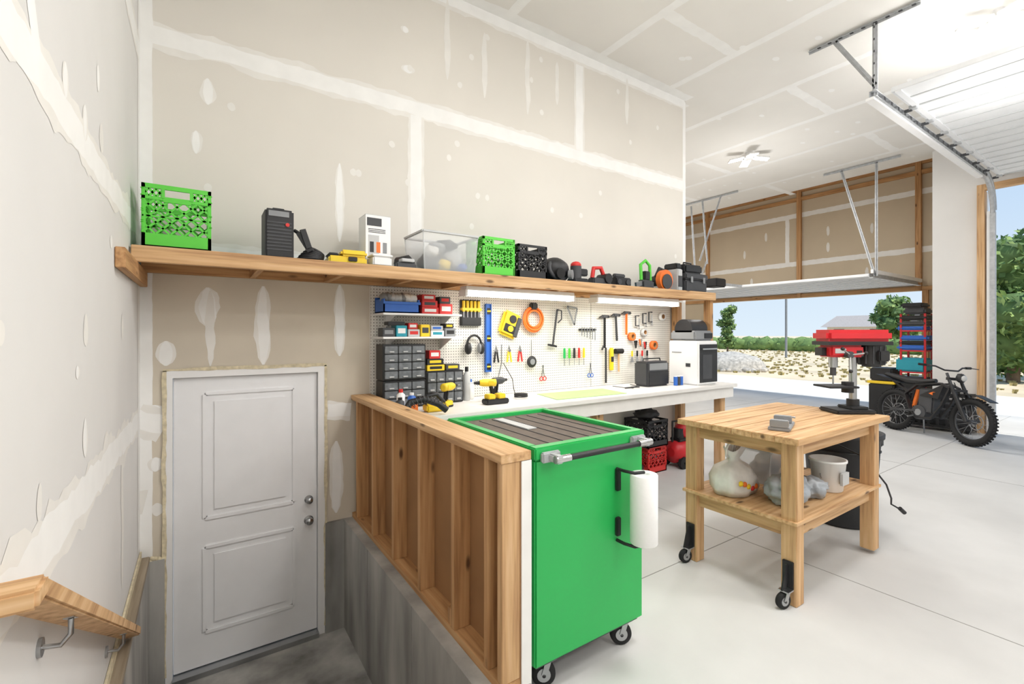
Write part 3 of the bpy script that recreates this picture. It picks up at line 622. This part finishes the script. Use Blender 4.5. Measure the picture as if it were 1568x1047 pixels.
b=B('magnetic_dish'); b.lathe([(0,0),(.055,0),(.06,.01),(.05,.02),(0,.02)],(2.80,PY,1.30),black,ax=(0,-1,0)); b.cyl((2.80,PY-.021,1.30),(2.80,PY-.024,1.30),.03,grey); b.cyl((2.80,PY,1.36),(2.80,PY,1.52),.005,steel); b.done()
b=B('bar_clamp'); b.bar((3.08,PY,1.46),(3.14,PY,1.84),.02,.008,dgrey,up=(0,1,0)); b.bar((3.02,PY,1.47),(3.13,PY,1.45),.02,.02,black,up=(0,1,0)); b.tube([(3.14,PY,1.84),(3.20,PY,1.83),(3.20,PY,1.74),(3.15,PY,1.70)],.007,dgrey); b.done()
b=B('speed_square'); 
for p,q in (((3.28,1.88),(3.38,1.68)),((3.38,1.68),(3.42,1.86)),((3.42,1.86),(3.28,1.88))): b.bar((p[0],PY,p[1]),(q[0],PY,q[1]),.02,.005,grey,up=(0,1,0))
b.done()
for i,(x,m) in enumerate(((3.24,green),(3.31,lime),(3.38,black),(3.45,red2),(3.52,yellow))):
    b=B('screwdriver'); b.cyl((x,PY,1.32),(x,PY,1.42),.014,m,r2=.012); b.cyl((x,PY,1.24),(x,PY,1.32),.004,steel); b.ell((x,PY,1.42),(.013,.013,.012),m,sub=2); b.done()
b=B('wrench_rack'); b.box((3.47,PY+.01,1.62),(3.72,PY+.03,1.64),black)
for i in range(6): b.bar((3.49+i*.04,PY,1.645),(3.49+i*.04,PY,1.56-.01*i),.010,.005,steel,up=(0,1,0)); b.ring((3.49+i*.04,PY,1.65),.009,.003,(0,1,0),steel,seg=12,ss=5); 
b.done()
def hammer(x,zt,ln,hm,head,rot=0):
    b=B('hammer'); b.bar((x,PY,zt),(x+rot,PY,zt-ln),.022,.028,hm,up=(0,1,0),bev=.006); b.box((x-.04,PY-.014,zt-.015),(x+.045,PY+.014,zt+.018),head,.005); b.cyl((x+.045,PY,zt),(x+.065,PY,zt),.017,head); b.prism([(x-.04,PY-.012,zt-.012),(x-.04,PY-.012,zt+.012),(x-.09,PY-.012,zt-.02)],(0,.024,0),head); b.done()
hammer(3.84,1.78,.36,black,dgrey); hammer(4.02,1.80,.30,dgrey,dgrey,.02); hammer(4.20,1.83,.26,orange,dgrey)
b=B('pry_bar'); b.tube([(3.80,PY,1.40),(3.82,PY,1.44),(3.86,PY,1.42),(3.86,PY,1.02)],.011,black); b.done()
b=B('torpedo_level'); b.box((3.93,PY-.01,1.16),(3.98,PY+.02,1.42),yellow,.006); b.box((3.935,PY-.013,1.26),(3.975,PY-.009,1.32),black); b.done()
b=B('rubber_mallet'); b.cyl((4.07,PY,1.14),(4.07,PY,1.36),.012,WZ); b.cyl((4.01,PY,1.38),(4.13,PY,1.38),.03,black2); b.done()
for x,z,R_,m in ((4.30,1.55,.05,orange),(4.70,1.44,.055,orange),(4.86,1.80,.05,white3),(4.52,1.60,.045,lgrey)):
    b=B('tape_roll'); b.lathe([(R_*.55,0),(R_,0),(R_,.045),(R_*.55,.045),(R_*.55,0)],(x,PY+.03,z),m,ax=(0,-1,0)); b.lathe([(R_*.5,-.001),(R_*.58,-.001),(R_*.58,.046),(R_*.5,.046),(R_*.5,-.001)],(x,PY+.03,z),brownm,ax=(0,-1,0)); b.done()
for x,z in ((4.42,1.80),(4.55,1.83),(4.66,1.85)):
    b=B('c_clamp'); b.tube([(x,PY,z),(x-.06,PY,z),(x-.06,PY,z-.12),(x,PY,z-.12)],.009,dgrey); b.cyl((x,PY,z-.16),(x,PY,z-.03),.006,steel); b.cyl((x-.02,PY,z-.16),(x+.02,PY,z-.16),.004,steel); b.done()
b=B('spring_clamps')
for i in range(3):
    x=4.36+i*.085; z=1.50+.02*math.sin(i*2); b.bar((x-.015,PY,z),(x+.005,PY,z-.09),.014,.016,(black,orange,red2)[i%3],up=(0,1,0)); b.bar((x+.02,PY,z),(x-.0,PY,z-.09),.014,.016,(black,grey,black)[i%3],up=(0,1,0))
b.done()
b=B('putty_knives')
for i in range(4):
    x=4.30+i*.09; b.prism([(x-.03,PY,1.24),(x+.03,PY,1.24),(x+.012,PY,1.31),(x-.012,PY,1.31)],(0,.003,0),steel); b.box((x-.012,PY-.008,1.31),(x+.012,PY+.01,1.38),(yellow,black,red2,black)[i],.005)
b.done()
b=B('scissors_and_snips')
for x,m in ((2.95,red2),(3.62,blue)):
    for sg in (-1,1): b.ring((x+sg*.022,PY,1.12),.02,.005,(0,1,0),m,seg=14,ss=5); b.bar((x+sg*.018,PY,1.14),(x-sg*.008,PY,1.26),.010,.004,steel,up=(0,1,0))
b.done()
# ------------------------------------------------------------ under bench
b=B('duffel_bag'); b.ell((3.92,3.5,.095),(.16,.14,.11),black,.3,4,3,6,True); b.done()
b=B('tool_bag'); b.ell((4.28,3.58,.66),(.15,.12,.07),black,.3,6,3,6,True); b.tube([(4.18,3.58,.70),(4.2,3.58,.78),(4.34,3.58,.78),(4.38,3.58,.70)],.01,dgrey); b.done()
b=B('air_compressor'); c=V((4.83,3.50,.18)); b.tube([c+V((-.20,0,0)),c+V((-.17,0,0)),c+V((.12,0,0)),c+V((.16,0,0))],.13,red,20,rr=[.05,.13,.13,.05])
b.cyl((4.78,3.5,.33),(4.78,3.5,.45),.06,black); b.box((4.70,3.43,.30),(4.92,3.57,.34),black,.01); b.ell((4.86,3.50,.42),(.11,.10,.11),red,sub=2)
b.tube([(4.66,3.5,.30),(4.66,3.5,.54),(4.98,3.5,.54),(4.98,3.5,.28)],.013,black)
for x in (4.70,4.95): b.cyl((x,3.36,.07),(x,3.40,.07),.07,black2); b.cyl((x,3.60,.07),(x,3.64,.07),.07,black2); b.cyl((x,3.36,.07),(x,3.64,.07),.01,steel)
b.box((4.66,3.40,.06),(5.0,3.6,.08),black); b.done()
# ------------------------------------------------------------ garage door 1 (overhead)
b=B('garage_door_tracks')
ty=1.80
b.box((5.5,ty-.03,3.92),(9.75,ty+.03,3.925),galv); b.box((5.5,ty+.025,3.92),(9.75,ty+.03,3.98),galv); b.box((5.5,ty-.03,3.975),(9.75,ty+.03,3.98),galv)
b.box((5.5,ty-.01,3.895),(9.6,ty+.06,3.92),white)
pts=[(9.75+.5*math.sin(t),ty,3.45+.5*math.cos(t)) for t in [math.pi/2*i/10 for i in range(11)]]
b.tube(pts,.032,galv,6); b.box((10.22,ty-.03,0),(10.28,ty+.03,3.46),galv); b.box((10.26,ty-.01,0),(10.42,ty+.07,3.5),white)
b.tube([(9.1,ty,4.02),(9.85,ty,4.02)]+[(9.85+.5*math.sin(t),ty,3.52+.5*math.cos(t)) for t in [math.pi/2*i/8 for i in range(1,9)]],.028,galv,6)
for i in range(22): b.box((5.7+i*.19,ty-.034,3.935),(5.74+i*.19,ty-.030,3.965),dgrey)
def ang2(b,p,q,w=.045):
    b.bar(p,q,w,.005,galv,up=(0,0,1)); b.bar(p,q,.005,w,galv,up=(0,0,1))
ang2(b,(5.56,1.45,4.672),(5.56,2.40,4.672),.05); ang2(b,(5.56,ty,4.66),(5.56,ty,3.92)); ang2(b,(5.56,2.15,4.66),(5.56,ty,4.05)); ang2(b,(8.2,ty,4.69),(8.2,ty,3.95),.03)
for k in range(9): b.box((5.535,1.48+k*.1,4.664),(5.585,1.51+k*.1,4.669),dgrey)
for z in (4.62,4.5,4.38,4.26,4.14,4.02): b.box((5.532,ty-.006,z-.01),(5.537,ty+.006,z+.01),dgrey)
b.done()
b=B('overhead_garage_door')
for i in range(8):
    x=5.72+i*.54; b.box((x,-2.55,3.99),(x+.53,1.72,4.04),doorpan,.004)
    b.box((x+.255,-2.5,3.984),(x+.275,1.70,3.992),rowm); b.box((x+.525,-2.55,3.978),(x+.545,1.72,3.99),rowm)
    b.box((x+.50,1.66,3.955),(x+.56,1.72,3.99),galv); b.cyl((x+.53,1.70,3.955),(x+.53,1.762,3.955),.018,dgrey)
for y in (1.64,-.4): b.box((5.72,y,3.975),(10.03,y+.05,3.99),doorpan)
b.box((10.0,-2.5,4.25),(10.1,1.7,4.3),galv); b.cyl((10.1,-2.5,4.2),(10.1,1.75,4.2),.05,galv)
for y in (1.70,-2.5): b.box((10.08,y,4.05),(10.41,y+.05,4.35),galv)
b.done()
b=B('sectional_garage_door')
zz=2.62
for i in range(5):
    x=10.06+i*.53; b.box((x,3.35,zz),(x+.52,8.22,zz+.05),doorpan,.004); b.box((x+.255,3.35,zz-.008),(x+.275,8.2,zz),rowm); b.box((x+.51,3.35,zz-.008),(x+.53,8.2,zz),rowm)
b.box((10.05,3.28,zz+.05),(12.68,3.32,zz+.12),white)
for y in (3.3,8.25): b.box((10.0,y-.03,zz-.03),(12.6,y+.03,zz-.02),galv); b.box((10.0,y+.025,zz-.03),(12.6,y+.03,zz+.05),galv)
ang2(b,(10.1,3.25,4.67),(10.1,3.25,zz)); ang2(b,(10.1,3.8,4.67),(10.1,3.27,zz)); ang2(b,(10.1,2.9,4.672),(10.1,4.1,4.672))
ang2(b,(9.9,6.9,4.67),(10.1,6.9,zz+.05)); ang2(b,(9.6,6.4,4.67),(9.8,6.4,3.2)); ang2(b,(9.7,6.0,4.67),(9.8,6.6,3.3)); ang2(b,(9.7,5.6,4.672),(9.7,7.2,4.672))
ang2(b,(9.8,6.4,3.3),(10.1,6.9,zz+.05))
b.box((9.2,5.72,zz+.0),(10.1,5.78,zz+.05),galv); b.box((8.9,5.6,zz-.06),(9.25,5.9,zz+.12),black,.02)
b.done()
# ------------------------------------------------------------ LED fixtures in view and added fill lamps
def led(x,y,pw):
    b=B('ceiling_and_fill_light'); z=4.60
    b.cyl((x,y,z+.03),(x,y,CZ),.05,white); b.cyl((x,y,z-.01),(x,y,z+.03),.07,white)
    for k in range(4):
        a=math.pi/4+k*math.pi/2; R=Matrix.Rotation(a,3,'Z')@Matrix.Rotation(.18,3,'Y'); c=V((x,y,z+.005))+Matrix.Rotation(a,3,'Z')@V((.20,0,-.005))
        b.box(c-V((.12,.075,.012)),c+V((.12,.075,.012)),white,.004,R); cc=c-V((0,0,.014)); b.box(cc-V((.11,.065,.003)),cc+V((.11,.065,.003)),emit,0,R)
    o=b.done()
    l=bpy.data.lights.new('ceiling_and_fill_beam','AREA'); l.shape='DISK'; l.size=.7; l.energy=pw*.52; l.color=(1,.99,.978)
    lo=bpy.data.objects.new('ceiling_and_fill_beam',l); S.collection.objects.link(lo); lo.parent=o; lo.location=(0,0,-.10)
    l=bpy.data.lights.new('ceiling_fill_point','POINT'); l.energy=pw*.30; l.shadow_soft_size=.3; l.color=(1,.99,.978)  # added mid-air fill to brighten ceiling and walls; no bulb hangs here
    lo=bpy.data.objects.new('ceiling_fill_point',l); S.collection.objects.link(lo); lo.parent=o; lo.location=(0,0,-1.25)
for x,y,p in ((7.86,4.35,118),(6.38,1.08,98),(2.4,1.0,92),(2.4,-2.6,95),(6.4,-2.6,85),(8.6,7.6,115),(.5,-.6,38),(4.4,-.4,82)): led(x,y,p)  # first two in view; the rest added out of view to even the light
# ------------------------------------------------------------ rack with bins
b=B('metal_storage_rack'); x0,x1,y0,y1=10.95,11.35,2.78,3.13
for x in (x0,x1):
    for y in(y0,y1): b.box((x,y,0),(x+.03,y+.03,1.95),red)
for z in (.45,.85,1.25,1.62): b.box((x0,y0,z),(x1+.03,y1+.03,z+.025),red)
for z,m,h in ((.475,black,.3),(.875,teal,.26),(1.275,blue,.10),(1.375,black,.08),(1.455,blue,.1),(1.645,blue,.08),(1.725,dgrey,.1),(1.83,black,.1),(1.94,dgrey,.12),(2.06,black,.1)):
    i=random.uniform(-.03,.03); w_=0 if z<1.9 else .05; b.box((x0-.02,y0-.02+i+w_,z),(x1+.02,y1+.06+i-w_,z+h-.008),m,.03)
b.box((x0-.1,3.22,.0),(x1,3.62,.62),black,.02); b.box((x0-.12,3.20,.62),(x1+.02,3.64,.67),yellow,.01)
b.box((x0-.1,3.25,.68),(x1,3.6,.92),black,.02)
b.done()
b=B('black_slatted_cart'); x0,x1,y0,y1=9.96,10.26,1.98,3.0
b.box((x0,y0,.57),(x1,y1,.62),black,.01); b.box((x0,y0,.05),(x1,y1,.10),black,.01)
for i in range(9): y=y0+.03+i*(y1-y0-.08)/8; b.box((x0,y,.10),(x0+.02,y+.04,.57),black)
for z in (.2,.35,.45): b.box((x0-.005,y0,z),(x0+.01,y1,z+.03),dgrey)
b.box((x0+.1,y0+.05,.10),(x1-.03,y1-.05,.5),dgrey); 
for y in (y0+.06,y1-.06):
    for x in (x0+.06,x1-.06): b.cyl((x,y-.015,.03),(x,y+.015,.03),.03,black2)
b.done()
# ------------------------------------------------------------ dirt bike
def wheel(b,c,ax,R=.33,ty_=.042):
    c=V(c); ax=V(ax).normalized(); b.ring(c,R-ty_,ty_,ax,black2,seg=40,ss=10); b.ring(c,R-ty_*2.0,.012,ax,dgrey,seg=40,ss=6)
    x=V((0,0,1)).cross(ax).normalized(); y=ax.cross(x)
    for k in range(44):
        t=2*math.pi*k/44; d=x*math.cos(t)+y*math.sin(t)
        for sg in(-1,1): b.bar(c+d*(R-.006)+ax*(.018*sg),c+d*(R+.008)+ax*(.018*sg),.022,.02,black2,up=ax)
    b.cyl(c-ax*.05,c+ax*.05,.03,dgrey)
    for k in range(18):
        t=2*math.pi*k/18; d=x*math.cos(t)+y*math.sin(t); e=x*math.cos(t+.4)+y*math.sin(t+.4); b.cyl(c+d*.03+ax*(.035 if k%2 else -.035),c+e*(R-.085),.0022,steel,seg=5)
    b.ring(c+ax*.055,.10,.006,ax,steel,seg=28,ss=4)
rear=V((9.52,2.82,0)); fr=V((8.97,1.80,0)); ang=math.degrees(math.atan2(fr.y-rear.y,fr.x-rear.x))
b=B('electric_dirt_bike',place(rear.x,rear.y,0,ang)@Matrix.Rotation(math.radians(-5),4,'X'))
WB=(fr-rear).length; R=.33
wheel(b,(0,0,R+.01),(0,1,0))
sa=math.radians(-6); fax=V((-math.sin(sa),math.cos(sa),0)); fc=V((WB,0,R+.01)); wheel(b,fc,fax)
hd=V((WB-.28,0,.92)); top=V((WB-.33,0,1.04))
for sg in (-1,1):
    o=fax*.085*sg
    b.tube([fc+o,fc+o+(hd-fc)*.55,hd+o],.02,black,10,rr=[.028,.026,.018]); b.tube([fc+o+(hd-fc)*.45,hd+o+V((-.03,0,.08))],.017,dgrey)
b.bar(hd-fax*.10,hd+fax*.10,.05,.04,black); m_=fc+(hd-fc)*.72; b.bar(m_-fax*.10,m_+fax*.10,.05,.04,black)
fw=V((math.cos(sa),math.sin(sa),0))
pr=[fc+fw*x+V((0,0,z)) for x,z in ((-.32,.30),(-.15,.37),(.06,.385),(.28,.31))]
for p,q in zip(pr,pr[1:]): b.bar(p,q,.11,.010,black,up=(0,0,1))
b.tube([top-fax*.38+V((-.10,0,.06)),top-fax*.20+V((-.04,0,.05)),top-fax*.10,top+fax*.10,top+fax*.20+V((-.04,0,.05)),top+fax*.38+V((-.10,0,.06))],.012,black)
for sg in(-1,1): b.cyl(top+fax*.27*sg+V((-.06,0,.055)),top+fax*.39*sg+V((-.105,0,.06)),.018,black2); b.tube([top+fax*.26*sg+V((-.03,0,.06)),top+fax*.38*sg+V((.02,0,.05))],.006,dgrey)
b.ell(hd+fw*.10+V((0,0,.02)),(.06,.06,.07),black,sub=2); b.ell(hd+fw*.145+V((0,0,.02)),(.03,.04,.045),lgrey,sub=2)
F=[(.22,.62),(.40,.78),(WB-.40,.84),(WB-.26,.78),(WB-.36,.52),(WB-.50,.30),(.42,.28),(.30,.42)]
for sg in (-1,1):
    pts=[(x,sg*.075,z) for x,z in F]
    for i in range(len(pts)): b.bar(pts[i],pts[(i+1)%len(pts)],.022,.05,black,up=(0,1,0))
b.box((.42,-.07,.36),(WB-.50,.07,.74),dgrey,.02); b.prism([(.45,-.085,.62),(.75,-.085,.80),(WB-.35,-.085,.82),(WB-.42,-.085,.60)],(0,.17,0),black)
b.prism([(.60,-.092,.67),(.70,-.092,.70),(WB-.50,-.092,.70),(.66,-.092,.65)],(0,.184,0),orange)
b.cyl((.46,-.09,.36),(.46,.09,.36),.11,dgrey); b.cyl((.46,-.1,.36),(.46,-.09,.36),.05,grey); b.cyl((.46,.09,.36),(.46,.1,.36),.04,grey)
for sg in(-1,1): b.bar((0,.085*sg,R+.01),(.42,.07*sg,.38),.03,.06,dgrey,up=(0,1,0))
b.tube([(.30,0,.42),(.36,0,.70)],.03,orange,10); b.tube([(.24,0,.46),(.30,0,.70)],.02,black)
seat=[(-.22,.90,.05),(-.05,.87,.09),(.2,.83,.11),(.45,.83,.10),(.62,.87,.07)]
b.tube([(x,0,z) for x,z,r in seat],.06,black,12,rr=[.03,.045,.055,.055,.03])
b.bar((-.36,0,.88),(.1,0,.78),.14,.015,black); b.bar((-.1,0,.82),(.25,0,.62),.05,.03,black)
b.tube([(.40,-.10,.30),(.40,-.20,.28)],.012,steel); b.tube([(.40,.10,.30),(.40,.20,.28)],.012,steel); b.cyl((.38,.1,.28),(.30,.22,.01),.010,steel)
b.tube([hd+V((0,0,-.05)),hd+V((.08,.03,-.25)),fc+fax*.09+V((-.03,0,.2))],.006,black)
b.done()
# ------------------------------------------------------------ outdoors
dirt=M('dry_ground',(222,203,172),.95,var=.18,scale=.5,detail=9,spec=.1)
b=B('ground'); b.box((12.96,-60,-.3),(260,160,-.03),dirt); b.box((-20,-60,-.3),(10.5,-4.9,-.04),dirt)
drym=M('dry_weeds',(176,162,112),.95,var=.25)
for i in range(900):
    x=random.uniform(18,44); y=random.uniform(.15,.75)*x; h=random.uniform(.03,.10); a=random.uniform(0,3.1)
    for k in range(2): ca,sa_=math.cos(a+k*1.5)*h,math.sin(a+k*1.5)*h; b.add([(x-ca,y-sa_,-.03),(x+ca,y+sa_,-.03),(x+ca*1.3,y+sa_*1.3,-.03+h),(x-ca*1.3,y-sa_*1.3,-.03+h)],[(0,1,2,3)],drym)
b.done()
b=B('driveway'); b.box((12.97,-4.5,-.2),(17,11,-.015),conc2); b.box((10.59,-4.5,-.2),(12.96,2.38,-.015),conc2); b.done()
rockm=M('gravel_rock',(190,182,170),.9,var=.35,scale=9)
b=B('gravel_mound'); 
for i in range(260):
    a=random.uniform(0,6.28); rr=random.random()**.6; px_,py_=19.5+1.2*rr*math.cos(a),11.6+1.5*rr*math.sin(a); h=.85*(1-rr); s_=random.uniform(.07,.18)
    b.ell((px_,py_,h*.85),(s_,s_,s_*.7),rockm,.5,i,1,5)
b.ell((19.5,11.6,0),(1.2,1.5,.75),rockm,.1,1,3); b.done()
leafs=[M('leaf_%d'%i,c,.8,var=.25,scale=3) for i,c in enumerate([(116,142,78),(150,172,98),(88,114,62)])]
bark=M('bark',(112,94,74),.9,var=.2)
def foliage(b,blobs,n,s):
    for i in range(n):
        c,r=random.choice(blobs); d=V((random.gauss(0,1),random.gauss(0,1),random.gauss(0,1))).normalized()*random.random()**.35
        p=V(c)+V((d.x*r[0],d.y*r[1],d.z*r[2])); u=V((random.gauss(0,1),random.gauss(0,1),random.gauss(0,1))).normalized(); w=u.orthogonal().normalized(); q=s*random.uniform(.6,1.4)
        b.add([p-u*q,p+w*q*.6,p+u*q,p-w*q*.6],[(0,1,2,3)],random.choice(leafs))
def tree(x,y,h,r,n=2600,s=.2,low=.35):
    b=B('tree'); b.tube([(x,y,-.05),(x+.1,y,h*.3),(x,y+.1,h*.55)],.2,bark,8,rr=[r*.09,r*.07,r*.03]); bl=[]
    for i in range(11):
        a=i*2.4; q=r*.5*random.random(); bl.append(((x+q*math.cos(a),y+q*math.sin(a),h*low+(h*(1-low)-r*.3)*(.12+.88*i/10)),(r*.5,r*.5,r*.42)))
        b.tube([(x,y,h*.35),bl[-1][0]],.04,bark,5,rr=[r*.03,r*.01])
    for c,rr in bl: b.ell(c,[q*.75 for q in rr],leafs[2],.5,c[0],2,6)
    foliage(b,bl,n,s); b.done()
tree(22,3.4,4.9,1.9,6000,.11,.08); tree(25,1.2,5.6,2.2,3000,.14,.12); tree(30,-3,6,2.6,2000,.2,.1); tree(48,14.4,4.6,1.9,1800,.2,.2); tree(50,11.8,4.4,1.8,1500,.2,.2); tree(36,21.7,3.8,.9,1500,.12,.1)
b=B('hedge'); 
bl=[((45+random.uniform(-.4,.4),y*1.0,.45),(.8,1.2,.8)) for y in range(8,50,1)]
for c,r in bl: b.ell(c,[q*.9 for q in r],leafs[0],.4,c[1],2,6)
foliage(b,bl,5000,.12); b.done()
roof=M('roof_shingle',(176,166,158),.9,var=.1)
b=B('house'); hx,hy=70,24
b.box((hx,hy-7,0),(hx+9,hy+4,2.4),M('house_siding',(218,210,196),.8)); b.prism([(hx-.6,hy-7.6,2.4),(hx+9.6,hy-7.6,2.4),(hx+4.5,hy-7.6,4.0)],(0,12.2,0),roof)
for y in (hy-5,hy-2,hy+2): b.box((hx-.05,y,1),(hx,y+1.2,2.1),dgrey)
b.done()
b=B('utility_pole'); b.cyl((32,15.2,-.03),(32,15.2,7.5),.07,grey); b.box((31.9,14.6,6.8),(32.1,15.8,6.95),grey); b.done()
# ------------------------------------------------------------ light
w=bpy.data.worlds.new('sky'); S.world=w; w.use_nodes=True; nt=w.node_tree; n=nt.nodes; bg=n['Background']
tc=n.new('ShaderNodeTexCoord'); sp=n.new('ShaderNodeSeparateXYZ'); cr=n.new('ShaderNodeValToRGB')
nt.links.new(tc.outputs['Generated'],sp.inputs[0]); nt.links.new(sp.outputs[2],cr.inputs[0]); nt.links.new(cr.outputs[0],bg.inputs[0])
e=cr.color_ramp.elements; e[0].position=0; e[0].color=lin((216,231,243)); e[1].position=.6; e[1].color=lin((130,178,230)); bg.inputs[1].default_value=1.1
l=bpy.data.lights.new('sun','SUN'); l.energy=4.0; l.angle=.01; l.color=(1,.965,.9); so=bpy.data.objects.new('sun',l); S.collection.objects.link(so)
so.rotation_euler=V((.06,-.5,.86)).to_track_quat('Z','Y').to_euler(); so.location=(0,0,20)
